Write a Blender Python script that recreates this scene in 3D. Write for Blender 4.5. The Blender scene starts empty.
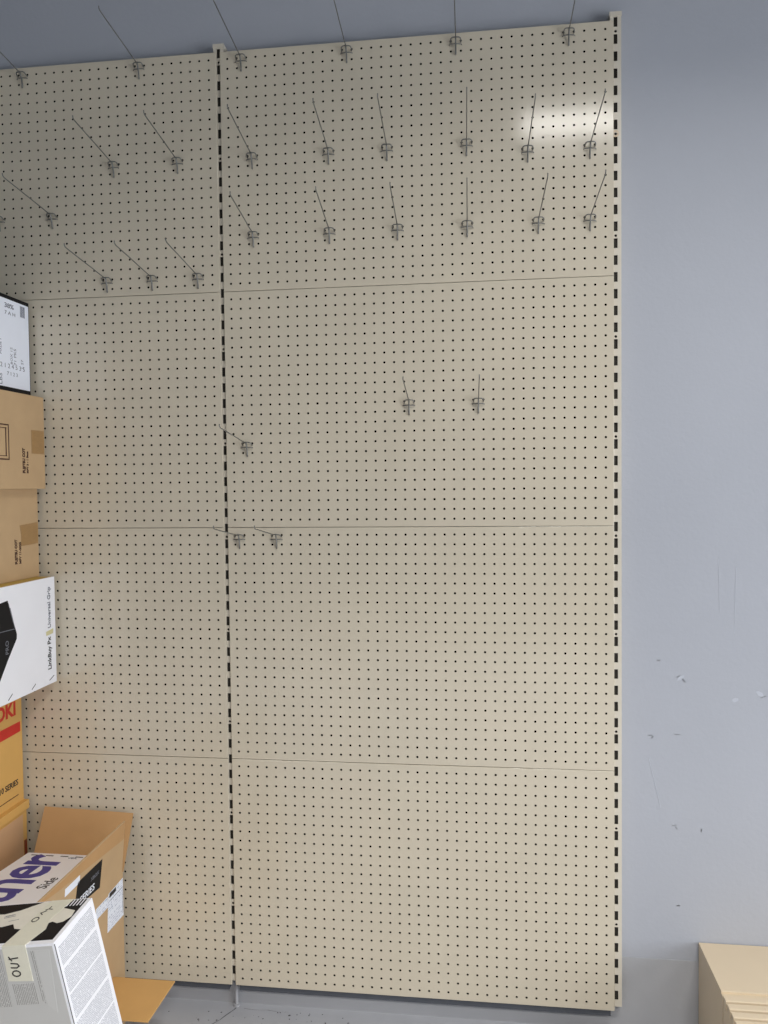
import bpy, bmesh, math, random
from mathutils import Vector, Matrix
random.seed(7)
C = bpy.context.scene.collection
PI = math.pi

# ------------------------------------------------------------------ materials
def srgb(r, g, b):
    f = lambda c: (c/255)/12.92 if c/255 <= .04045 else ((c/255+.055)/1.055)**2.4
    return (f(r), f(g), f(b), 1)

def mat(name, col, rough=.5, metal=0, noise=0, nscale=40, bump=0, bscale=200, spec=.5, col2=None, stretch=None):
    m = bpy.data.materials.new(name); m.use_nodes = True
    nt = m.node_tree; b = nt.nodes['Principled BSDF']
    b.inputs['Base Color'].default_value = col
    b.inputs['Roughness'].default_value = rough
    b.inputs['Metallic'].default_value = metal
    b.inputs['Specular IOR Level'].default_value = spec
    tc = nt.nodes.new('ShaderNodeTexCoord')
    src = tc.outputs['Object']
    if stretch:
        mp = nt.nodes.new('ShaderNodeMapping'); mp.inputs['Scale'].default_value = stretch
        nt.links.new(src, mp.inputs['Vector']); src = mp.outputs['Vector']
    if noise:
        n = nt.nodes.new('ShaderNodeTexNoise'); n.inputs['Scale'].default_value = nscale
        n.inputs['Detail'].default_value = 5
        nt.links.new(src, n.inputs['Vector'])
        mx = nt.nodes.new('ShaderNodeMix'); mx.data_type = 'RGBA'
        c2 = col2 or tuple(c*(1-noise) for c in col[:3]) + (1,)
        mx.inputs['A'].default_value = col; mx.inputs['B'].default_value = c2
        r = nt.nodes.new('ShaderNodeMapRange')
        r.inputs['From Min'].default_value = .17; r.inputs['From Max'].default_value = .68
        nt.links.new(n.outputs['Fac'], r.inputs['Value'])
        nt.links.new(r.outputs['Result'], mx.inputs['Factor'])
        nt.links.new(mx.outputs['Result'], b.inputs['Base Color'])
    if bump:
        n = nt.nodes.new('ShaderNodeTexNoise'); n.inputs['Scale'].default_value = bscale
        n.inputs['Detail'].default_value = 3
        nt.links.new(src, n.inputs['Vector'])
        bp = nt.nodes.new('ShaderNodeBump'); bp.inputs['Strength'].default_value = bump
        bp.inputs['Distance'].default_value = .002
        nt.links.new(n.outputs['Fac'], bp.inputs['Height'])
        nt.links.new(bp.outputs['Normal'], b.inputs['Normal'])
    return m

def print_mat(name, paper, ink, axis, period, block, thr=.5):
    """paper covered in lines of tiny illegible print; axis = line-stacking axis (0/1/2), object space"""
    m = bpy.data.materials.new(name); m.use_nodes = True
    nt = m.node_tree; b = nt.nodes['Principled BSDF']; b.inputs['Roughness'].default_value = .55
    N = nt.nodes.new; L = nt.links.new
    tc = N('ShaderNodeTexCoord'); sp = N('ShaderNodeSeparateXYZ'); L(tc.outputs['Object'], sp.inputs[0])
    o = sp.outputs[axis]
    def m1(op, a, v):
        n = N('ShaderNodeMath'); n.operation = op; L(a, n.inputs[0])
        if isinstance(v, (int, float)): n.inputs[1].default_value = v
        else: L(v, n.inputs[1])
        return n.outputs[0]
    fr = m1('FRACT', m1('MULTIPLY', o, 1/period), 0)
    line = m1('LESS_THAN', fr, .55)
    bl = m1('LESS_THAN', m1('FRACT', m1('MULTIPLY', o, 1/block), 0), .9)
    mp = N('ShaderNodeMapping'); s = [420, 420, 420]; s[axis] = 1/period
    mp.inputs['Scale'].default_value = s; L(tc.outputs['Object'], mp.inputs['Vector'])
    nz = N('ShaderNodeTexNoise'); nz.inputs['Scale'].default_value = 1; nz.inputs['Detail'].default_value = 0
    L(mp.outputs['Vector'], nz.inputs['Vector'])
    w = m1('GREATER_THAN', nz.outputs['Fac'], thr - .08)
    fac = m1('MULTIPLY', m1('MULTIPLY', line, bl), w)
    mx = N('ShaderNodeMix'); mx.data_type = 'RGBA'
    mx.inputs['A'].default_value = paper; mx.inputs['B'].default_value = ink
    L(fac, mx.inputs['Factor']); L(mx.outputs['Result'], b.inputs['Base Color'])
    return m

M = {}
M['panel'] = mat('cream_enamel', srgb(207, 197, 177), .13, noise=.05, nscale=5, bump=.025, bscale=260, spec=.5)
M['upright'] = mat('cream_upright', srgb(210, 202, 186), .3, noise=.06, nscale=8)
M['shade_strip'] = mat('gap_shade_grey', srgb(84, 87, 94), .6, noise=.12, nscale=30, spec=.25)  # colour of the added bars that darken the gap under the boards
M['slot_shade'] = mat('slot_shade_brown', srgb(52, 48, 41), .7, noise=.15, nscale=30)
M['scuff'] = mat('pale_filler', srgb(186, 190, 199), .6, noise=.05, nscale=50)
M['inside'] = mat('hole_shade_black', srgb(11, 10, 9), .9, noise=.2, nscale=30, spec=.05)
M['chrome'] = mat('zinc_wire', srgb(140, 140, 136), .4, metal=.7, noise=.25, nscale=120)
M['wall'] = mat('blue_grey_paint', srgb(174, 177, 185), .62, noise=.05, nscale=2.2, bump=.35, bscale=70, spec=.3)
M['base'] = mat('grey_base_paint', srgb(172, 173, 177), .55, noise=.06, nscale=5, bump=.3, bscale=60, spec=.3)
M['floor'] = mat('grey_floor_paint', srgb(178, 180, 186), .5, noise=.10, nscale=11, bump=.3, bscale=50, spec=.35)
M['crack'] = mat('chipped_dirt', srgb(92, 92, 96), .8, noise=.3, nscale=90)
M['ceiling'] = mat('white_ceiling', srgb(165, 165, 162), .8, noise=.04, nscale=20)
M['card'] = mat('brown_cardboard', srgb(192, 162, 124), .75, noise=.09, nscale=14, bump=.12, bscale=160, spec=.2)
M['card_dark'] = mat('kraft_inner_cardboard', srgb(190, 150, 104), .78, noise=.08, nscale=12, bump=.15, bscale=180, spec=.2)
M['card_new'] = mat('bright_kraft_cardboard', srgb(212, 168, 108), .75, noise=.07, nscale=12, bump=.12, bscale=160, spec=.2)
M['card_edge'] = mat('cut_cardboard_edge', srgb(206, 180, 138), .85, noise=.2, nscale=300)
M['tape'] = mat('brown_packing_tape', srgb(166, 130, 84), .28, noise=.14, nscale=60, stretch=(1, 1, 3))
M['orange'] = mat('orange_cardboard', srgb(216, 170, 98), .65, noise=.07, nscale=10, bump=.1, bscale=150, spec=.25)
M['peach'] = mat('peach_cardboard', srgb(208, 168, 128), .6, noise=.08, nscale=6, spec=.3)
M['red'] = mat('red_ink', srgb(204, 46, 34), .55, noise=.06, nscale=50)
M['rust'] = mat('dark_red_mark', srgb(140, 60, 26), .55, noise=.2, nscale=80)
M['white'] = mat('white_coated_board', srgb(238, 238, 243), .42, noise=.03, nscale=10)
M['paper'] = mat('white_label_paper', srgb(236, 240, 250), .5, noise=.03, nscale=20)
M['black'] = mat('black_print', srgb(20, 19, 22), .6, noise=.25, nscale=40, spec=.25)
M['ink'] = mat('dark_ink', srgb(40, 36, 36), .6, noise=.2, nscale=80)
M['brown_ink'] = mat('brown_ink', srgb(74, 42, 28), .65, noise=.2, nscale=80)
M['grey_ink'] = mat('grey_ink', srgb(120, 122, 132), .6, noise=.2, nscale=80)
M['blue'] = mat('violet_blue_ink', srgb(70, 66, 148), .5, noise=.1, nscale=30)
M['yellow'] = mat('yellow_top', srgb(206, 172, 78), .5, noise=.12, nscale=20)
M['stain'] = mat('yellowed_tape', srgb(214, 206, 158), .35, noise=.15, nscale=60)
M['masking'] = mat('cream_masking_tape', srgb(222, 218, 200), .6, noise=.06, nscale=60, bump=.2, bscale=250)
M['torn'] = mat('torn_label_paper', srgb(228, 222, 208), .7, noise=.08, nscale=50, bump=.3, bscale=150)
M['shaded_front'] = mat('shaded_front_grey', srgb(196, 195, 192), .5, noise=.04, nscale=12)
M['shelf'] = mat('beige_shelf_enamel', srgb(216, 198, 170), .42, noise=.05, nscale=9, spec=.4)
M['sticker'] = mat('peeled_sticker', srgb(228, 206, 176), .6, noise=.2, nscale=200)
M['fine_z'] = print_mat('fine_print_rows', srgb(236, 236, 240), srgb(172, 174, 182), 2, .0040, .062, .40)
M['fine_x'] = print_mat('fine_print_columns', srgb(197, 196, 193), srgb(152, 150, 146), 0, .0042, .5, .40)
M['fine_lab'] = print_mat('shipping_print', srgb(230, 235, 245), srgb(165, 173, 195), 2, .008, .045, .63)

# ------------------------------------------------------------------ object helpers
def link(name, me, m=None, parent=None):
    o = bpy.data.objects.new(name, me); C.objects.link(o)
    if m and me is not None and not me.materials: me.materials.append(m)
    if parent: o.parent = parent
    return o
def tag(o, label, cat, group=None):
    o['label'] = label; o['category'] = cat
    if group: o['group'] = group
    return o
def thing(name, label, cat, loc=(0, 0, 0), group=None):
    o = link(name, None); o.location = loc
    o.empty_display_size = .05
    return tag(o, label, cat, group)
def obj(name, bm, m, parent=None, bevel=0, seg=2):
    if bevel:
        es = [e for e in bm.edges if len(e.link_faces) == 2 and e.calc_face_angle(0) > .6]
        bmesh.ops.bevel(bm, geom=es, offset=bevel, segments=seg, affect='EDGES', profile=.5)
    me = bpy.data.meshes.new(name); bm.normal_update(); bm.to_mesh(me); bm.free()
    return link(name, me, m, parent)
def pyobj(name, v, f, m, parent=None):
    me = bpy.data.meshes.new(name); me.from_pydata(v, [], f); me.update()
    return link(name, me, m, parent)
def structure(o): o['kind'] = 'structure'; return o
def add_box(bm, a, b):
    x0, y0, z0 = a; x1, y1, z1 = b
    vs = [bm.verts.new(p) for p in ((x0,y0,z0),(x1,y0,z0),(x1,y1,z0),(x0,y1,z0),(x0,y0,z1),(x1,y0,z1),(x1,y1,z1),(x0,y1,z1))]
    for f in ((0,3,2,1),(4,5,6,7),(0,1,5,4),(1,2,6,5),(2,3,7,6),(3,0,4,7)): bm.faces.new([vs[i] for i in f])
def box(a, b):
    bm = bmesh.new(); add_box(bm, a, b); return bm
def add_tube(bm, pts, r, n=8):
    pts = [Vector(p) for p in pts]; rings = []
    up = None
    for i, p in enumerate(pts):
        d = (pts[min(i+1, len(pts)-1)] - pts[max(i-1, 0)]).normalized()
        if up is None: up = d.orthogonal().normalized()
        up = (up - d*up.dot(d))
        up = up.normalized() if up.length > 1e-6 else d.orthogonal().normalized()
        s = d.cross(up)
        rings.append([bm.verts.new(p + (up*math.cos(a) + s*math.sin(a))*r) for a in [2*PI*k/n for k in range(n)]])
    for a, b in zip(rings, rings[1:]):
        for k in range(n): bm.faces.new((a[k], a[(k+1) % n], b[(k+1) % n], b[k]))
    bm.faces.new(rings[0][::-1]); bm.faces.new(rings[-1])
def tube(pts, r, n=8):
    bm = bmesh.new(); add_tube(bm, pts, r, n); return bm
def arc(c, r, a0, a1, n, ax, ay):
    c = Vector(c); ax = Vector(ax); ay = Vector(ay)
    return [c + ax*r*math.cos(a0+(a1-a0)*i/n) + ay*r*math.sin(a0+(a1-a0)*i/n) for i in range(n+1)]

class Face:
    """a flat side of a box: origin, u (to the right as read), v (up as read), outward n; in the parent's space"""
    def __init__(s, o, u, v):
        s.o = Vector(o); s.u = Vector(u).normalized(); s.v = Vector(v).normalized(); s.n = s.u.cross(s.v)
    def p(s, a, b, h=0): return s.o + s.u*a + s.v*b + s.n*h
    def mtx(s, a, b, h):
        m = Matrix((s.u, s.v, s.n)).transposed().to_4x4(); m.translation = s.p(a, b, h); return m
def add_decal(bm, F, poly, h=.0006, base=-.0004):
    lo = [bm.verts.new(F.p(a, b, base)) for a, b in poly]; hi = [bm.verts.new(F.p(a, b, h)) for a, b in poly]
    n = len(poly)
    area = sum(poly[i][0]*poly[(i+1) % n][1] - poly[(i+1) % n][0]*poly[i][1] for i in range(n))
    if area < 0: lo.reverse(); hi.reverse()
    bm.faces.new(hi); bm.faces.new(lo[::-1])
    for i in range(n): bm.faces.new((lo[i], lo[(i+1) % n], hi[(i+1) % n], hi[i]))
def decal(name, F, polys, m, parent, h=.0006, base=-.0004):
    bm = bmesh.new()
    for p in polys: add_decal(bm, F, p, h, base)
    return obj(name, bm, m, parent)
def rect(a0, b0, a1, b1): return [(a0, b0), (a1, b0), (a1, b1), (a0, b1)]
def ribbon(pts, w):
    """polygon pieces along a hand-drawn stroke"""
    out = []
    for (x0, y0), (x1, y1) in zip(pts, pts[1:]):
        d = Vector((x1-x0, y1-y0)); l = d.length or 1; d /= l; q = Vector((-d.y, d.x))*w/2; e = d*w*.4
        a = Vector((x0, y0)) - e; b = Vector((x1, y1)) + e
        out.append([tuple(a-q), tuple(b-q), tuple(b+q), tuple(a+q)])
    return out
def text(name, F, s, a, b, size, m, parent, h=.0009, bold=0, width=1, align='LEFT', space=1, shear=0):
    cu = bpy.data.curves.new(name, 'FONT'); cu.body = s; cu.size = size; cu.offset = bold
    cu.extrude = .0004; cu.align_x = align; cu.space_character = space; cu.resolution_u = 3; cu.shear = shear
    t = bpy.data.objects.new(name, cu); C.objects.link(t)
    dg = bpy.context.evaluated_depsgraph_get()
    me = bpy.data.meshes.new_from_object(t.evaluated_get(dg), depsgraph=dg)
    bpy.data.objects.remove(t); bpy.data.curves.remove(cu)
    me.transform(F.mtx(a, b, h - .0004) @ Matrix.Diagonal((width, 1, 1, 1)))
    me.name = name; me.materials.clear()
    return link(name, me, m, parent)

# ------------------------------------------------------------------ the room
WALL_Y = .042
Z0 = .084            # lower edge of the pegboards above the floor
CEIL = 3.75
structure(obj('wall_back', box((-5, WALL_Y, 0), (4, WALL_Y+.12, CEIL)), M['wall']))
structure(obj('floor', box((-5, -6, -.1), (4, WALL_Y+.12, 0)), M['floor']))
structure(obj('ceiling', box((-5, -6, CEIL), (4, WALL_Y+.12, CEIL+.1)), M['ceiling']))
structure(obj('baseboard_back', box((-5, WALL_Y-.003, 0), (4, WALL_Y+.001, .2335)), M['base'], bevel=.001, seg=1))
# chipped, cracked paint where the middle upright meets the floor
bm = bmesh.new()
def crack(pts, w):
    prev = None
    for i, (x, y) in enumerate(pts):
        ww = w*(.4+.6*random.random()); cur = [bm.verts.new((x-ww, y-ww*.3, .0006)), bm.verts.new((x+ww, y+ww*.3, .0006))]
        if prev: bm.faces.new((prev[0], prev[1], cur[1], cur[0]))
        prev = cur
crack([(-1.217, .012), (-1.222, .0), (-1.24, -.03), (-1.25, -.05), (-1.27, -.075)], .003)
crack([(-1.19, .012), (-1.15, .008), (-1.11, .012), (-1.07, .006), (-1.04, .01)], .002)
for k in range(70):
    x = random.gauss(-1.12, .17); y = random.uniform(-.12, .012); r = random.uniform(.001, .0035)
    vs = [bm.verts.new((x+r*random.uniform(.5, 1.4)*math.cos(a), y+r*random.uniform(.5, 1.4)*math.sin(a), .0007)) for a in [PI/3*i for i in range(6)]]
    bm.faces.new(vs)
o = obj('chipped_floor_paint', bm, M['crack']); o['kind'] = 'stuff'
tag(o, 'cracks and specks of chipped paint on the grey floor under the middle upright', 'chipped paint')
# scuffs and dents in the painted wall right of the boards (raised filler patches and scratches)
WF = Face((0, WALL_Y, 0), (1, 0, 0), (0, 0, 1))
bm = bmesh.new()
def scuff(x, z, l, a, w):
    n = 7; pts = []
    for i in range(n):
        t = i/(n-1)-.5
        pts.append((x+l*t*math.cos(a)+random.uniform(-.1, .1)*w, z+l*t*math.sin(a)+.02*l*math.cos(4*t)))
    for p in ribbon(pts, w): add_decal(bm, WF, p, .0007)
def blob(x, z, rx, rz, a):
    return [(x+rx*r*math.cos(t)*math.cos(a)-rz*r*math.sin(t)*math.sin(a), z+rx*r*math.cos(t)*math.sin(a)+rz*r*math.sin(t)*math.cos(a))
            for t, r in [(2*PI*i/14, random.uniform(.75, 1.15)) for i in range(14)]]
for a in ((.197, 1.114, .013, .006, .5), (.43, 1.07, .014, .007, -.6), (.358, 1.05, .011, .006, .4)): add_decal(bm, WF, blob(*a), .0007)
for a in ((.357, 1.355, .2, 1.55, .0013), (.31, 1.40, .16, 1.6, .0012)): scuff(*a)
pts = [(.105, .86), (.111, .832), (.119, .80), (.127, .764), (.134, .735), (.139, .711)]
for p in ribbon(pts, .0022): add_decal(bm, WF, p, .0007)
structure(obj('trim_1', bm, M['scuff']))
bm = bmesh.new()
for a in ((.133, 1.168, .012, -.2, .002), (.108, .935, .014, .1, .002), (.114, .929, .01, .9, .0016), (.188, .94, .018, 0, .0018), (.18, .656, .016, .2, .0018), (.186, .648, .01, -.9, .0015),
          (.26, .644, .01, 1.5, .002), (.192, .405, .01, .1, .0025), (.207, 1.107, .014, -.8, .0022), (.19, 1.119, .012, .5, .0016), (.44, 1.062, .016, .3, .002)): scuff(*a)
structure(obj('trim_2', bm, M['base']))

# ------------------------------------------------------------------ pegboards
P = .03048
PW, PH = 40*P - .0125, .7485
def cell(vs, fs, cache, x0, x1, z0, z1, ring, depth):
    """rectangle with a hole; ring listed counter-clockwise from angle -135 deg onward, n = 4 or 8"""
    def V(x, z):
        k = (round(x, 6), round(z, 6))
        if k not in cache: cache[k] = len(vs); vs.append((x, 0, z))
        return cache[k]
    c = [V(x0, z0), V(x1, z0), V(x1, z1), V(x0, z1)]
    b = len(vs); n = len(ring)
    for x, z in ring: vs.append((x, 0, z))
    for x, z in ring: vs.append((x, depth, z))
    if n == 4:
        for i in range(4): fs.append((c[i], c[(i+1) % 4], b+(i+1) % 4, b+i))
    else:
        # ring[2i], ring[2i+1] face side i; corner i+1 between ring[2i+1] and ring[2i+2]
        for i in range(4):
            fs.append((c[i], c[(i+1) % 4], b+2*i+1, b+2*i))
            fs.append((c[(i+1) % 4], b+(2*i+2) % 8, b+2*i+1))
    for i in range(n): fs.append((b+i, b+(i+1) % n, b+n+(i+1) % n, b+n+i))
def octagon(x, z, r):
    return [(x+r*math.cos(math.radians(-112.5+45*i)), z+r*math.sin(math.radians(-112.5+45*i))) for i in range(8)]
def panel_mesh():
    vs, fs, cache = [], [], {}
    xs = [(-19+i)*P for i in range(39)]; zs = [(i-11.5)*P for i in range(24)]
    hx, hz, bv = PW/2-.0012, PH/2-.0012, .0012
    bx = [-hx] + [(xs[i]+xs[i+1])/2 for i in range(38)] + [hx]
    bz = [-hz] + [(zs[i]+zs[i+1])/2 for i in range(23)] + [hz]
    for i, x in enumerate(xs):
        for j, z in enumerate(zs):
            cell(vs, fs, cache, bx[i], bx[i+1], bz[j], bz[j+1], octagon(x, z, .0038), .0012)
    # rounded, folded-back rim
    b = len(vs)
    loop = lambda g, y: [(-hx-g, y, -hz-g), (hx+g, y, -hz-g), (hx+g, y, hz+g), (-hx-g, y, hz+g)]
    for g, y in ((0, 0), (.0008, .0004), (.0012, .0012), (.0012, .0055)): vs.extend(loop(g, y))
    for k in range(3):
        for i in range(4):
            a = b+4*k; fs.append((a+i, a+4+i, a+4+(i+1) % 4, a+(i+1) % 4)[::-1])
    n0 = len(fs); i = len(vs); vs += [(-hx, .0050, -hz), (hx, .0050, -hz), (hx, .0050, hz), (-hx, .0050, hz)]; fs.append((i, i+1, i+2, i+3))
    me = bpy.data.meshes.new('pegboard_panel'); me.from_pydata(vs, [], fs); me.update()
    me.materials.append(M['panel']); me.materials.append(M['inside']); me.polygons[n0].material_index = 1   # near-black sheet added to put shade into the holes
    return me
pm = panel_mesh()
H_YAW = {}
row_name = ['bottom', 'second lowest', 'second highest', 'top']
bays = [(-20*P, 'right-hand bay'), (-60*P, 'bay behind the boxes')]
for bx_, bname in bays:
    for k in range(4):
        o = link('pegboard_panel', pm, M['panel'])
        o.location = (bx_, 0, Z0 + .375 + .75*k)
        tag(o, f'cream perforated pegboard panel, {row_name[k]} of the {bname}', 'pegboard panel', 'cream pegboard panels on the wall')

# ------------------------------------------------------------------ slotted uprights
def upright(x, label, foot):
    t = thing('slotted_upright', label, 'upright', (x, 0, 0), 'slotted steel uprights')
    z_lo, z_hi, w, sw = .096, 3.110, .0165, .0058
    items = []
    for k in range(2, 64):
        z = .0315+.05*k
        if z+.016 < z_hi-.010 and z-.016 > z_lo+.004: items.append((z-.0145, z+.0145, 'slot'))
    for k in range(0, 12):
        z = 1.554+.3*(k-5)
        if z_lo < z < z_hi: items.append((z-.0042, z+.0042, 'hole'))
    items.sort()
    vs, fs, cache = [], [], {}
    zc = z_lo
    for n, (a, b, kd) in enumerate(items):
        za, zb = a-.0015, b+.0015
        if n and za < zc: za = zc
        if za > zc+1e-5: # blank strip
            i = len(vs)
            for q in ((-sw-.0001, zc), (sw+.0001, zc), (sw+.0001, za), (-sw-.0001, za)): vs.append((q[0], 0, q[1]))
            fs.append((i, i+1, i+2, i+3))
        if n+1 < len(items) and zb > items[n+1][0]-.0002: zb = (b+items[n+1][0])/2
        if kd == 'slot': ring = [(-sw+.0003, a), (sw-.0003, a), (sw-.0003, b), (-sw+.0003, b)]
        else: ring = octagon(0, (a+b)/2, .0042)
        cell(vs, fs, cache, -sw-.0001, sw+.0001, za, zb, ring, .0025)
        zc = zb
    for q in ((-sw-.0001, sw+.0001, zc, z_hi), (-w, -sw-.0001, z_lo, z_hi), (sw+.0001, w, z_lo, z_hi)):
        i = len(vs); vs += [(q[0], 0, q[2]), (q[1], 0, q[2]), (q[1], 0, q[3]), (q[0], 0, q[3])]; fs.append((i, i+1, i+2, i+3))
    # side and end walls of the channel
    D = WALL_Y-.0061-.0002
    for (xa, xb) in ((-w, -w), (w, w)):
        i = len(vs); vs += [(xa, 0, z_lo), (xa, D, z_lo), (xa, D, z_hi), (xa, 0, z_hi)]; fs.append((i, i+1, i+2, i+3) if xa > 0 else (i+3, i+2, i+1, i))
    for z in (z_lo, z_hi):
        i = len(vs); vs += [(-w, 0, z), (w, 0, z), (w, D, z), (-w, D, z)]; fs.append((i, i+1, i+2, i+3) if z == z_hi else (i+3, i+2, i+1, i))
    p = pyobj('post', vs, fs, M['upright'], t); p.location = (0, .006, 0)
    obj('slot_shade_sheet', box((-.014, .0125, z_lo+.002), (.014, .0150, z_hi-.002)), M['slot_shade'], t)  # dark sheet added behind the slots, channel shade put into its colour
    cp = obj('end_cap', box((-w-.0012, .0044, z_hi-.0115), (w+.0012, WALL_Y-.0006, z_hi+.001)), M['upright'], t, bevel=.001, seg=1)
    if foot:
        bm = tube([(0, .026, 0), (0, .026, z_lo+.01)], .0055, 10); add_tube(bm, [(0, .026, .0), (0, .026, .006)], .011, 12)
        obj('levelling_foot', bm, M['base'], t)
    return t
u = upright(0, 'cream slotted steel upright along the right edge of the pegboards', False)
UF = Face((0, .006, 0), (1, 0, 0), (0, 0, 1))
bm = bmesh.new()
zc = 2.7546
for i in range(12):
    a0, a1 = 2*PI*i/12, 2*PI*(i+1)/12
    add_decal(bm, UF, [(.0055*math.cos(a0), zc+.0055*math.sin(a0)), (.0105*math.cos(a0), zc+.0105*math.sin(a0)),
                       (.0105*math.cos(a1), zc+.0105*math.sin(a1)), (.0055*math.cos(a1), zc+.0055*math.sin(a1))])
obj('peeled_sticker', bm, M['sticker'], u)['label'] = 'small peeled pale orange sticker ring around a screw hole'
upright(-40*P, 'cream slotted steel upright standing between the two bays of pegboard', True)

# ------------------------------------------------------------------ peg hooks
def hook_meshes():
    r = .0019
    h = P/2
    clip = bmesh.new()
    pts = [(-h, .004, -.001), (-h, -.004, -.001), (-h, -.010, .001), (-h+.001, -.0145, .004), (-h+.005, -.0165, .006), (0, -.017, .0065),
           (h-.005, -.0165, .006), (h-.001, -.0145, .004), (h, -.010, .001), (h, -.004, -.001), (h, .004, -.001)]
    add_tube(clip, pts, r, 7)
    add_tube(clip, [(-h-.004, -.0035, -.0105), (-h, -.006, -.0095), (0, -.0088, -.009), (h, -.006, -.0095), (h+.003, -.0035, -.0105)], r*.85, 6)
    stem = tube([(0, -.0165, .0085), (0, -.0155, .003), (0, -.011, -.006), (0, -.0075, -.016), (0, -.005, -.028), (0, -.0042, -.039)], .0023, 7)
    L = .245
    pr = [(0, -.0165, .004), (0, -.03, .0055), (0, -.12, .019), (0, -L+.01, .0355), (0, -L, .0375), (0, -L-.005, .041), (0, -L-.006, .047)]
    prong = tube(pr, .00165, 7)
    out = []
    for n, b in (('clip', clip), ('stem', stem), ('prong', prong)):
        me = bpy.data.meshes.new(n); b.normal_update(); b.to_mesh(me); b.free(); me.materials.append(M['chrome'])
        for q in me.polygons: q.use_smooth = True
        out.append((n, me))
    return out
HM = hook_meshes()
ORD = ['first', 'second', 'third', 'fourth', 'fifth', 'sixth', 'seventh', 'eighth']
def place_hook(col, row, label, yaw=0):
    z = Z0 + .75*(row//24) + .375 + (row % 24 - 11.5)*P - .004
    t = thing('peg_hook', label, 'peg hook', (col*P, 0, z), 'wire peg hooks on the pegboards')
    t.rotation_euler = (0, 0, yaw)
    for n, me in HM: link(n, me, None, t)
YAW = {(-51.5,85):-.02,(-44.5,85):-.01,(-36.5,85):.008,(-28.5,85):.02,(-22.5,85):.018,(-14.5,85):.024,(-8.5,84):.03,(-2.5,84):.034,(-58.5,80):-.06,
       (-36.5,77):.022,(-28.5,77):.038,(-21.5,77):.024,(-14.5,77):.02,(-7.5,77):.037,(-2.5,77):.038,(-52.5,73):-.04,(-47.5,73):-.033,(-42.5,73):-.022,(-20.5,60):.025,(-13.5,60):.018}
rows = [
 ('the row along the top edge', [(-61.5, 95), (-48.5, 95), (-37.5, 95), (-26.5, 95), (-15.5, 95), (-4.5, 95)]),
 ('the second row from the top', [(-51.5, 85), (-44.5, 85), (-36.5, 85), (-28.5, 85), (-22.5, 85), (-14.5, 85), (-8.5, 84), (-2.5, 84)]),
 ('the third row from the top', [(-64.5, 80), (-58.5, 80), (-36.5, 77), (-28.5, 77), (-21.5, 77), (-14.5, 77), (-7.5, 77), (-2.5, 77)]),
 ('the bottom row of the top left panel', [(-52.5, 73), (-47.5, 73), (-42.5, 73)]),
 ('the lone pair on the right board', [(-20.5, 60), (-13.5, 60)])]
for rn, hs in rows:
    for i, (c, r) in enumerate(hs):
        place_hook(c, r, f'wire peg hook, {ORD[i]} from the left in {rn}', YAW.get((c, r), max(-.05, min(.035, .04+.0016*c))))
place_hook(-37.5, 56, 'lone wire peg hook beside the middle upright, above the two lowest hooks', -.03)
place_hook(-38.5, 47, 'left one of the two lowest wire peg hooks, right beside the middle upright')
place_hook(-34.5, 47, 'right one of the two lowest wire peg hooks, just below the middle seam')

# ------------------------------------------------------------------ stacked cartons on the left
def side(X): return Face((X, 0, 0), (0, 1, 0), (0, 0, 1))      # right-hand side, read from the right: u = +Y, v = Z
def up_text(X): return Face((X, 0, 0), (0, 0, 1), (0, -1, 0))   # text that climbs the side: u = Z, v = -Y
def carton(name, label, x0, x1, y0, y1, z0, z1, m, bevel=.003):
    c = Vector(((x0+x1)/2, (y0+y1)/2, z0))
    t = thing(name, label, 'cardboard box', (0, 0, 0), 'boxes stacked against the pegboard')
    b = obj('body', box((x0, y0, z0), (x1, y1, z1)), m, t, bevel=bevel)
    return t
YB = -.020
# --- box F: lowest, on the floor, orange with a lipped lid
t = carton('cardboard_box', 'orange box with a thick lipped lid, at the bottom of the stack', -2.36, -1.914, -.52, YB-.004, 0, .655, M['orange'])
obj('lid', box((-2.368, -.528, .655), (-1.906, YB, .683)), M['orange'], t, bevel=.007, seg=3)
S = side(-1.914)
decal('side_panel', S, [rect(-.50, .03, -.046, .642)], M['peach'], t)['label'] = 'plain peach-brown panel on the side'
decal('corner_mark', S, [rect(-.042, .503, -.026, .552)], M['rust'], t)['label'] = 'dark red mark at the rear corner'
# --- box E: OKI
t = carton('cardboard_box', 'orange box with red lettering and a red stripe on its side', -2.34, -1.925, -.50, YB, .683, 1.081, M['orange'])
S = side(-1.925)
decal('stripe', S, [[(-.50, .905), (-.03, .914), (-.03, .947), (-.50, .947)]], M['red'], t)['label'] = 'red stripe'
text('lettering', S, 'OKI', -.052, .977, .062, M['red'], t, bold=.0022, width=1.05, align='RIGHT')['label'] = 'red capital letters'
text('small_print', S, 'C610 SERIES', -.05, .744, .026, M['ink'], t, align='RIGHT', bold=.0004)
decal('print_line', S, [rect(-.45, .708, -.05, .7105)], M['brown_ink'], t)
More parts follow.
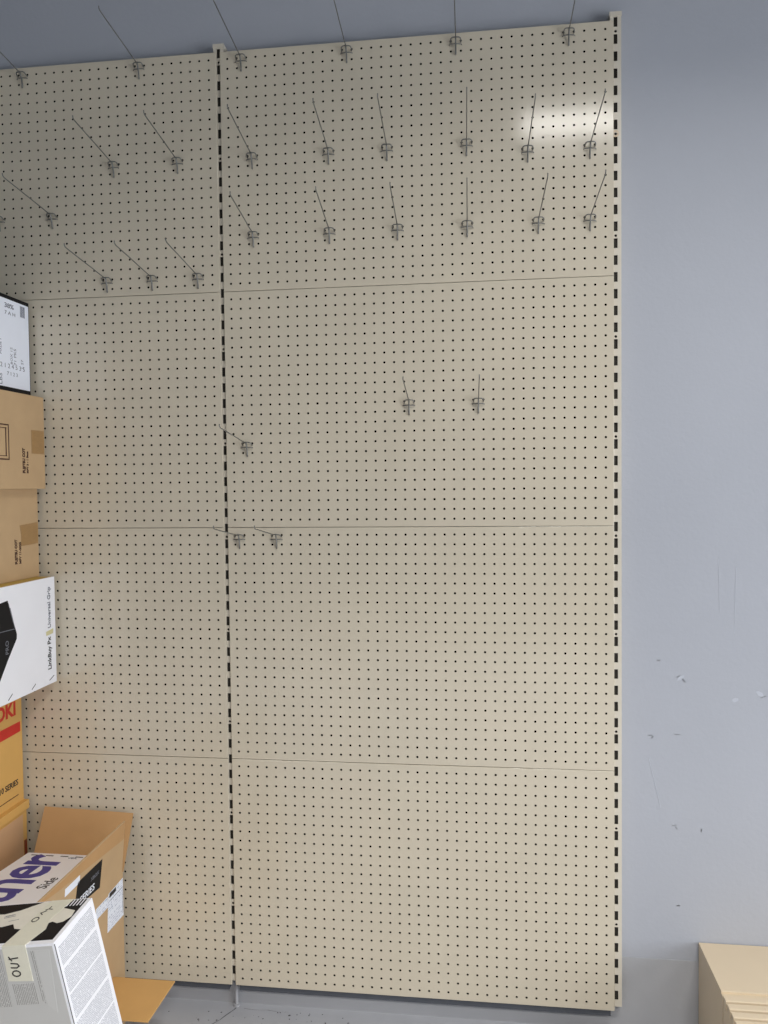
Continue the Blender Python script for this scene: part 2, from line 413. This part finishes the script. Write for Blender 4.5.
# --- box D: white with black product picture
t = carton('cardboard_box', 'large white box in the stack with a black product picture on its side', -2.34, -1.798, -.50, YB, 1.081, 1.427, M['white'])
TF = Face((-2.34, -.5, 1.427), (1, 0, 0), (0, 1, 0))
decal('top_panel', TF, [rect(.006, .006, .535, .474)], M['yellow'], t, h=.0003)['label'] = 'yellow top of the box'
S = side(-1.798)
decal('product_picture', S, [[(-.42, 1.372), (-.282, 1.385), (-.244, 1.291), (-.239, 1.278), (-.240, 1.264), (-.287, 1.209), (-.36, 1.115), (-.42, 1.10)]], M['black'], t)['label'] = 'black printed picture of a product'
bm = bmesh.new()
for a, b in (((-.278, 1.375), (-.256, 1.315)), ((-.27, 1.36), (-.25, 1.30)), ((-.40, 1.30), (-.25, 1.295))):
    for q in ribbon([a, b], .0022): add_decal(bm, S, q, .0009)
obj('picture_highlight', bm, M['grey_ink'], t)
U = up_text(-1.798)
text('picture_lettering', U, 'PRO', 1.225, .283, .022, M['grey_ink'], t, h=.0012)
text('side_lettering', U, 'LinkBuy Px', 1.128, .051, .027, M['ink'], t, bold=.0005, width=.88)
text('side_lettering', U, 'Universal Grip', 1.263, .049, .024, M['grey_ink'], t, bold=.0003, width=.95)
decal('yellowed_tape', S, [[(-.076, 1.241), (-.036, 1.243), (-.034, 1.259), (-.078, 1.254)]], M['stain'], t)['label'] = 'small yellowed piece of tape'
for a, b in (((-.063, 1.094), (-.036, 1.104)), ((-.165, 1.090), (-.145, 1.102)), ((-.29, 1.089), (-.27, 1.103))):
    decal('print_mark', S, ribbon([a, b], .0022), M['ink'], t)
# --- box C: brown
t = carton('cardboard_box', 'plainer brown box sitting directly on the large white box', -2.33, -1.850, -.50, YB, 1.428, 1.7145, M['card'])
S = side(-1.850)
decal('packing_tape', S, [[(-.120, 1.534), (-.0235, 1.537), (-.0235, 1.606), (-.125, 1.600), (-.118, 1.57)]], M['tape'], t)['label'] = 'shiny brown packing tape'
U = up_text(-1.850)
text('lettering', U, 'FUJITSU COT', 1.479, .142, .017, M['brown_ink'], t, bold=.0008, width=.78)
text('lettering', U, 'MFY 11-2025', 1.479, .121, .014, M['brown_ink'], t, bold=.0005, width=.9)
# --- box B: brown with drawing
t = carton('cardboard_box', 'brown box with a printed outline drawing, just under the topmost box', -2.33, -1.821, -.50, YB, 1.715, 2.0115, M['card'])
S = side(-1.821)
decal('packing_tape', S, [rect(-.095, 1.827, -.0235, 1.902)], M['tape'], t)['label'] = 'shiny brown packing tape'
bm = bmesh.new()
for loop in ([(-.42, 1.805), (-.218, 1.805), (-.218, 1.909), (-.42, 1.909)],):
    for q in ribbon(loop + [loop[0]], .0040): add_decal(bm, S, q)
for q in ribbon([(-.232, 1.818), (-.232, 1.899)], .0050): add_decal(bm, S, q)
for q in ribbon([(-.40, 1.815), (-.228, 1.815)], .0022): add_decal(bm, S, q)
for q in ribbon([(-.40, 1.899), (-.228, 1.899)], .0022): add_decal(bm, S, q)
obj('outline_drawing', bm, M['brown_ink'], t)['label'] = 'dark brown printed rectangle drawing'
U = up_text(-1.821)
text('lettering', U, 'FUJITSU COT', 1.764, .134, .018, M['brown_ink'], t, bold=.0009, width=.74)
text('lettering', U, 'MFY 2 - 1 Base', 1.764, .116, .013, M['brown_ink'], t, bold=.0005, width=.86)
# --- box A: white with black edges
t = carton('cardboard_box', 'white box with black edges and small grey print, topmost of the stack', -2.32, -1.864, -.50, YB, 2.012, 2.318, M['black'])
S = side(-1.864)
decal('printed_side', S, [[(-.497, 2.034), (-.0235, 2.033), (-.0235, 2.306), (-.497, 2.306)]], M['paper'], t)['label'] = 'white printed side of the box'
bm = bmesh.new(); x = -.070
while x < -.044:
    w = random.choice((.0012, .002, .003)); add_decal(bm, S, rect(x, 2.264, x+w, 2.299), .0010, .0004); x += w + random.choice((.0012, .002))
obj('barcode', bm, M['grey_ink'], t)
text('lettering', S, '38%', -.155, 2.279, .020, M['grey_ink'], t, h=.001, width=1.5, bold=.0004)
text('lettering', S, '7 A H', -.155, 2.258, .016, M['grey_ink'], t, h=.001, width=1.5)
U = up_text(-1.864)
for s, z, d, sz in (('71 PKS', 2.105, .098, .018), ('BOX 12', 2.105, .118, .016), ('L 27', 2.10, .06, .016), ('MADE 1', 2.13, .175, .014)):
    text('lettering', U, s, z, d, sz, M['grey_ink'], t, h=.001)
text('lettering', S, '2 1 2 4 5 3 5', -.185, 2.092, .020, M['grey_ink'], t, h=.001, width=1.3)
text('lettering', S, '7 1 2 3', -.150, 2.070, .016, M['grey_ink'], t, h=.001, width=1.3)
text('lettering', U, 'LBS', 2.036, .176, .024, M['grey_ink'], t, h=.001)

# ------------------------------------------------------------------ open carton with a white printed carton inside
GX, GY0, GY1, GZ = -1.549, -.685, -.092, .489
GL = -1.880
t = thing('open_carton', 'large open brown carton with raised flaps in front of the pegboard', 'cardboard box')
th = .005
bm = bmesh.new()
add_box(bm, (GL, GY0, .0), (GX, GY1, th))
add_box(bm, (GX-th, GY0, th), (GX, GY1, GZ)); add_box(bm, (GL, GY0, th), (GL+th, GY1, GZ))
add_box(bm, (GL+th, GY1-th, th), (GX-th, GY1, GZ)); add_box(bm, (GL+th, GY0, th), (GX-th, GY0+th, GZ))
obj('body', bm, M['card'], t)
# back flap leaning on the pegboard
lean = Vector((0, .072, .158))
def slab(pts, n, th):
    bm = bmesh.new(); n = Vector(n).normalized()*th
    lo = [bm.verts.new(Vector(p)) for p in pts]; hi = [bm.verts.new(Vector(p)+n) for p in pts]
    bm.faces.new(hi); bm.faces.new(lo[::-1]); k = len(pts)
    for i in range(k): bm.faces.new((lo[i], lo[(i+1) % k], hi[(i+1) % k], hi[i]))
    bmesh.ops.recalc_face_normals(bm, faces=bm.faces); return bm
b0 = Vector((GL+.017, GY1, GZ)); b1 = Vector((GX, GY1, GZ))
obj('back_flap', slab([b0, b1, b1+lean+Vector((.005, 0, .003)), b0+lean+Vector((.012, 0, .013))], lean.cross(Vector((1, 0, 0))), th), M['card_dark'], t)['label'] = 'brown flap leaning back on the pegboard'
# right flap standing upright
fl = slab([(GX, GY1-.004, GZ), (GX, GY0, GZ), (GX+.012, GY0+.02, .654), (GX+.012, GY1-.001, .655)], (-1, 0, .07), th)
f = obj('side_flap', fl, M['card'], t); f['label'] = 'upright brown flap with a black label'
SF = Face((GX, 0, GZ), (0, 1, 0), (.012, 0, .165))
S = Face(SF.p(0, -GZ), (0, 1, 0), (.012, 0, .165))
decal('edge_tape', S, [[(-.50, .634), (-.12, .600), (-.097, .600), (-.095, .652), (-.64, .652)]], M['card_dark'], f)['label'] = 'darker strip along the top of the flap'
decal('black_label', S, [[(-.400, .532), (-.250, .519), (-.241, .602), (-.388, .604)]], M['black'], f)['label'] = 'black label with pale lettering'
text('label_lettering', S, 'SERIES', -.372, .533, .028, M['paper'], f, h=.0012, width=1.12, bold=.0003)
text('label_lettering', S, 'XBOX', -.310, .567, .016, M['grey_ink'], f, h=.0012, width=1.1)
decal('white_label', S, [rect(-.458, .598, -.377, .620)], M['paper'], f)['label'] = 'narrow white label'
S = Face((GX, 0, 0), (0, 1, 0), (0, 0, 1))
decal('shipping_label', S, [[(-.203, .353), (-.094, .351), (-.094, .471), (-.189, .468), (-.194, .461)]], M['fine_lab'], t)['label'] = 'white shipping label'
decal('label_heading', S, [rect(-.186, .4535, -.142, .466)], M['ink'], t, h=.001)
bm = bmesh.new()
for q in ribbon([(-.186, .444), (-.10, .444), (-.10, .362)], .0014): add_decal(bm, S, q, .001)
obj('label_frame', bm, M['grey_ink'], t)
decal('shipping_label', S, [rect(-.271, .430, -.197, .463)], M['fine_lab'], t)['label'] = 'second, narrower white shipping label'
# loose flap sticking out to the right
fz = .190
obj('lower_flap', slab([(GX, -.166, fz), (-1.351, -.166, fz), (-1.356, -.356, fz), (GX, -.356, fz)], (0, 0, 1), .004), M['card_new'], t, bevel=.0008, seg=1)['label'] = 'bright tan flap sticking out level to the right'
# --- printed carton inside
HX0, HW, HL, HH = -1.862, .304, .47, .520
tilt = math.atan(.084)
w = thing('printed_carton', 'white carton with large violet lettering packed inside the open brown carton', 'cardboard box', (HX0, -.102, .542))
w.rotation_euler = (-tilt, 0, 0)     # local: x right, -y towards the room, z up, top at z = 0
obj('body', box((0, -HL, -HH), (HW, 0, 0)), M['white'], w, bevel=.003)
T = Face((.142, 0, 0), (0, 1, 0), (-1, 0, 0))   # reading away from the room, letter tops to the left
text('lettering', T, 'brother', -.016, 0, .225, M['blue'], w, bold=.004, align='RIGHT', width=.98, space=.93)['label'] = 'large violet-blue lettering'
T2 = Face((.204, 0, 0), (0, 1, 0), (-1, 0, 0))
text('small_lettering', T2, 'Side', -.178, 0, .044, M['ink'], w, align='RIGHT', width=1.1)
T3 = Face((.19, -.03, 0), (1, 0, 0), (0, 1, 0))
text('small_lettering', Face((0, 0, 0), (1, 0, 0), (0, 1, 0)), 'VER.', .15, -.035, .016, M['grey_ink'], w, width=1.1)
TT = Face((0, 0, 0), (1, 0, 0), (0, 1, 0))
for k in range(6): decal('perforation', TT, [rect(.02+.05*k, -.0205, .045+.05*k, -.0155)], M['ink'], w)

# ------------------------------------------------------------------ white box with tape and fine print, nearest the camera
base = thing('plain_carton', 'plain closed brown carton on the floor under the tilted white box', 'cardboard box')
obj('body', box((-1.76, -1.0, 0), (-1.31, -.762, .335)), M['card'], base, bevel=.003)
obj('packing_tape', box((-1.755, -.905, .3345), (-1.315, -.857, .3358)), M['tape'], base)
w = thing('white_box', 'white box with masking tape and torn black top, tilted at the lower left', 'cardboard box', (-1.3078, -.92, .7525))
w.rotation_mode = 'XYZ'
Rm = Matrix.Rotation(math.radians(-3.2), 4, 'Z') @ Matrix.Rotation(math.radians(-9.2), 4, 'Y') @ Matrix.Rotation(math.radians(5.9), 4, 'X')
w.rotation_euler = Rm.to_euler()
BW, BD, BH = .36, .158, .36
bm = box((-BW, 0, -BH), (0, BD, 0))
obj('body', bm, M['white'], w, bevel=.002)
T = Face((0, 0, 0), (1, 0, 0), (0, 1, 0)); Fr = Face((0, 0, 0), (1, 0, 0), (0, 0, 1)); Ri = Face((0, 0, 0), (0, 1, 0), (0, 0, 1))
decal('black_print', T, [rect(-BW+.004, .012, -.010, BD-.003)], M['black'], w)['label'] = 'black printed top'
jag = lambda p, s=.004: [(a+random.uniform(-s, s), b+random.uniform(-s, s)) for a, b in p]
decal('torn_label', T, [[(-.30, .085), (-.24, .060), (-.205, .078), (-.175, .070), (-.150, .078), (-.135, .060), (-.112, .056), (-.10, .070), (-.083, .076), (-.075, .066), (-.067, .078),
      (-.060, .071), (-.050, .076), (-.035, .069), (-.022, .073), (-.012, .090), (-.016, .112), (-.044, .122), (-.066, .128), (-.072, .150), (-.120, .155), (-.143, .142), (-.165, .129), (-.2, .118), (-.25, .122), (-.30, .13)]], M['torn'], w, h=.0010)['label'] = 'torn cream paper label'
bm = bmesh.new()
for k in range(7):
    u0 = -.068+k*.0085
    add_decal(bm, T, [(u0, .131), (u0+.003, .131), (u0+.003, .154), (u0, .154)], .0010)
obj('barcode', bm, M['white'], w)
tp = [(-.124, 0), (-.067, 0), (-.050, .05), (-.062, .085), (-.052, .125), (-.045, .157), (-.103, .157), (-.108, .12), (-.112, .085), (-.118, .04)]
decal('masking_tape', T, [tp], M['masking'], w, h=.0016)['label'] = 'cream masking tape with handwriting'
def hand(F, name, strokes, m, width, h):
    bm = bmesh.new()
    for s in strokes:
        for q in ribbon(s, width): add_decal(bm, F, q, h)
    return obj(name, bm, m, w)
def ring(cx, cy, rx, ry, n=12, a0=0.3): return [(cx+rx*math.cos(a0+2*PI*i/n), cy+ry*math.sin(a0+2*PI*i/n)) for i in range(n+1)]
hand(T, 'handwriting', [ring(-.100, .087, .0075, .008), [(-.094, .104), (-.102, .111), (-.090, .117), (-.083, .111)][:3], [(-.096, .121), (-.089, .124), (-.088, .133)], [(-.089, .124), (-.079, .122)]], M['ink'], .0022, .0021)
decal('masking_tape', Fr, [[(-.124, .0006), (-.067, .0006), (-.069, -.083), (-.128, -.080)]], M['masking'], w, h=.0012)['label'] = 'cream masking tape hanging down the front'
bm = bmesh.new()
for k in range(9):
    a, b = random.uniform(-.29, -.16), random.uniform(.088, .112)
    for q in ribbon([(a, b), (a+.022, b+.005)], .0011): add_decal(bm, T, q, .0013)
o = obj('torn_print', bm, M['grey_ink'], w)
# OUT, written upwards
hand(Fr, 'handwriting', [ring(-.104, -.063, .0095, .0065), [(-.113, -.049), (-.100, -.050), (-.093, -.046), (-.096, -.041), (-.111, -.039)],
     [(-.113, -.024), (-.108, -.033)], [(-.113, -.029), (-.092, -.027)]], M['ink'], .0026, .0018)
decal('fine_print', Fr, [[(-.060, -.014), (-.014, -.014), (-.030, -.16), (-.060, -.13)], [(-.25, -.012), (-.132, -.012), (-.134, -.14), (-.25, -.14)], [(-.122, -.088), (-.067, -.088), (-.067, -.137), (-.122, -.137)]], M['fine_x'], w)['label'] = 'columns of tiny grey print'
decal('front_shade', Fr, [rect(-BW+.004, -.30, -.005, -.006)], M['shaded_front'], w, h=.0003)['label'] = 'printed front toned pale grey for shade'  # greyer face over the white body, shade put into the colour
decal('fine_print', Ri, [[(.011, -.018), (.146, -.012), (.146, -.33), (.011, -.33)]], M['fine_z'], w)['label'] = 'blocks of tiny grey print'
decal('edge_line', Ri, [rect(.0006, -.34, .0026, -.004)], M['ink'], w)

# ------------------------------------------------------------------ beige shelf parts, lower right
SX0, SX1, top_z = .2515, 1.46, .2945
def profile(y0, y1, z0, z1, bev, drop, x1):
    # bar along x with a sloped front top edge; y0 = back, y1 = front
    pr = [(y0, z0), (y1, z0), (y1, z1-drop), (y1+bev*.25, z1-drop*.62), (y1+bev, z1-.0006), (y1+bev+.002, z1), (y0+.0008, z1), (y0, z1-.0008)]
    bm = bmesh.new(); a = [bm.verts.new((0, y, z)) for y, z in pr]; b = [bm.verts.new((x1, y, z)) for y, z in pr]; n = len(pr)
    for k in range(n): bm.faces.new((a[k], a[(k+1) % n], b[(k+1) % n], b[k]))
    bm.faces.new(a[::-1]); bm.faces.new(b); bmesh.ops.recalc_face_normals(bm, faces=bm.faces); return bm
wd = SX1-SX0
t = thing('metal_cabinet', 'deep beige metal unit with a flat top against the wall at lower right', 'metal unit', (SX0, 0, 0))
obj('body', profile(.037, -.2000, 0, top_z, .0012, .0012, wd), M['shelf'], t)
obj('front_lip', profile(-.2002, -.2125, 0, top_z-.006, .0012, .001, wd), M['shelf'], t)
POS = ['first', 'second', 'third', 'fourth', 'fifth']
for k in range(5):
    yb = -.2205 - k*.0342
    t = thing('metal_shelf', f'narrow beige metal shelf on edge, {POS[k]} in front of the deep beige unit', 'metal shelf', (SX0, 0, 0), 'beige metal shelves standing on edge')
    obj('shelf_plate', profile(yb, yb-.0222, 0, top_z-.0005, .0022, .0018, wd), M['shelf'], t)
    obj('end_tab', box((0, yb-.0340, .004), (.0025, yb-.0220, top_z-.024)), M['shelf'], t)
    obj('end_tab', box((wd-.0025, yb-.0340, .004), (wd, yb-.0220, top_z-.024)), M['shelf'], t)

# dark bars added as the strip of shade under the boards
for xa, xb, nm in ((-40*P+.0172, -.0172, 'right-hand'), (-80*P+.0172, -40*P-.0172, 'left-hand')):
    t = thing('bottom_shade', f'added dark shade strip along the lower edge of the {nm} pegboards', 'shade_strip', ((xa+xb)/2, 0, 0), 'added shade strips under the pegboards')
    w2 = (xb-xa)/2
    obj('shade_bar', box((-w2, .0075, .0650), (w2, WALL_Y-.0005, .098)), M['shade_strip'], t, bevel=.001, seg=1)
    obj('shade_lip', box((-w2, .0068, .0642), (w2, .0095, .0662)), M['shade_strip'], t)

# ------------------------------------------------------------------ lights
def area(x, y, z, sx, sy, p, col=(1, .97, .92), spread=180):
    l = bpy.data.lights.new('troffer_light', 'AREA'); l.shape = 'RECTANGLE'; l.size = sx; l.size_y = sy
    l.energy = p; l.color = col; l.spread = math.radians(spread)
    o = bpy.data.objects.new('troffer_light', l); C.objects.link(o); o.location = (x, y, z)
    return o
area(.42, -1.85, 3.6, 1.2, .19, 38, spread=144)
for x, p in ((-2.2, 55), (.45, 95), (2.9, 85)):
    area(x, -4.4, 3.6, 1.2, .30, p, spread=132)
d = area(3.6, -2.7, 1.35, 2.0, 2.6, 95, (.90, .94, 1.0), spread=150); d.name = 'doorway_daylight'; d.rotation_euler = (0, PI/2, 0)
wd = bpy.data.worlds.new('world'); bpy.context.scene.world = wd; wd.use_nodes = True
bg = wd.node_tree.nodes['Background']; bg.inputs['Color'].default_value = (.58, .76, 1.0, 1); bg.inputs['Strength'].default_value = .11

# ------------------------------------------------------------------ camera
cam = bpy.data.cameras.new('camera'); co = bpy.data.objects.new('camera', cam); C.objects.link(co)
right = Vector((0.99225816, 0.12373032, -0.01070266)); down = Vector((-0.0064658, -0.03459366, -0.99938054)); fwd = Vector((-0.12402392, 0.9917127, -0.03352583))
m = Matrix((right, -down, -fwd)).transposed().to_4x4(); m.translation = Vector((-.3965964, -2.4830737, 1.6307026 + Z0))
co.matrix_world = m
cam.sensor_fit = 'VERTICAL'; cam.sensor_height = 36; cam.lens = 800/1024*36
cam.clip_start = .02
sc = bpy.context.scene; sc.camera = co
vs_ = sc.view_settings; vs_.view_transform = 'Standard'; vs_.look = 'None'; vs_.gamma = 1; vs_.use_curve_mapping = False
vs_.exposure = .18
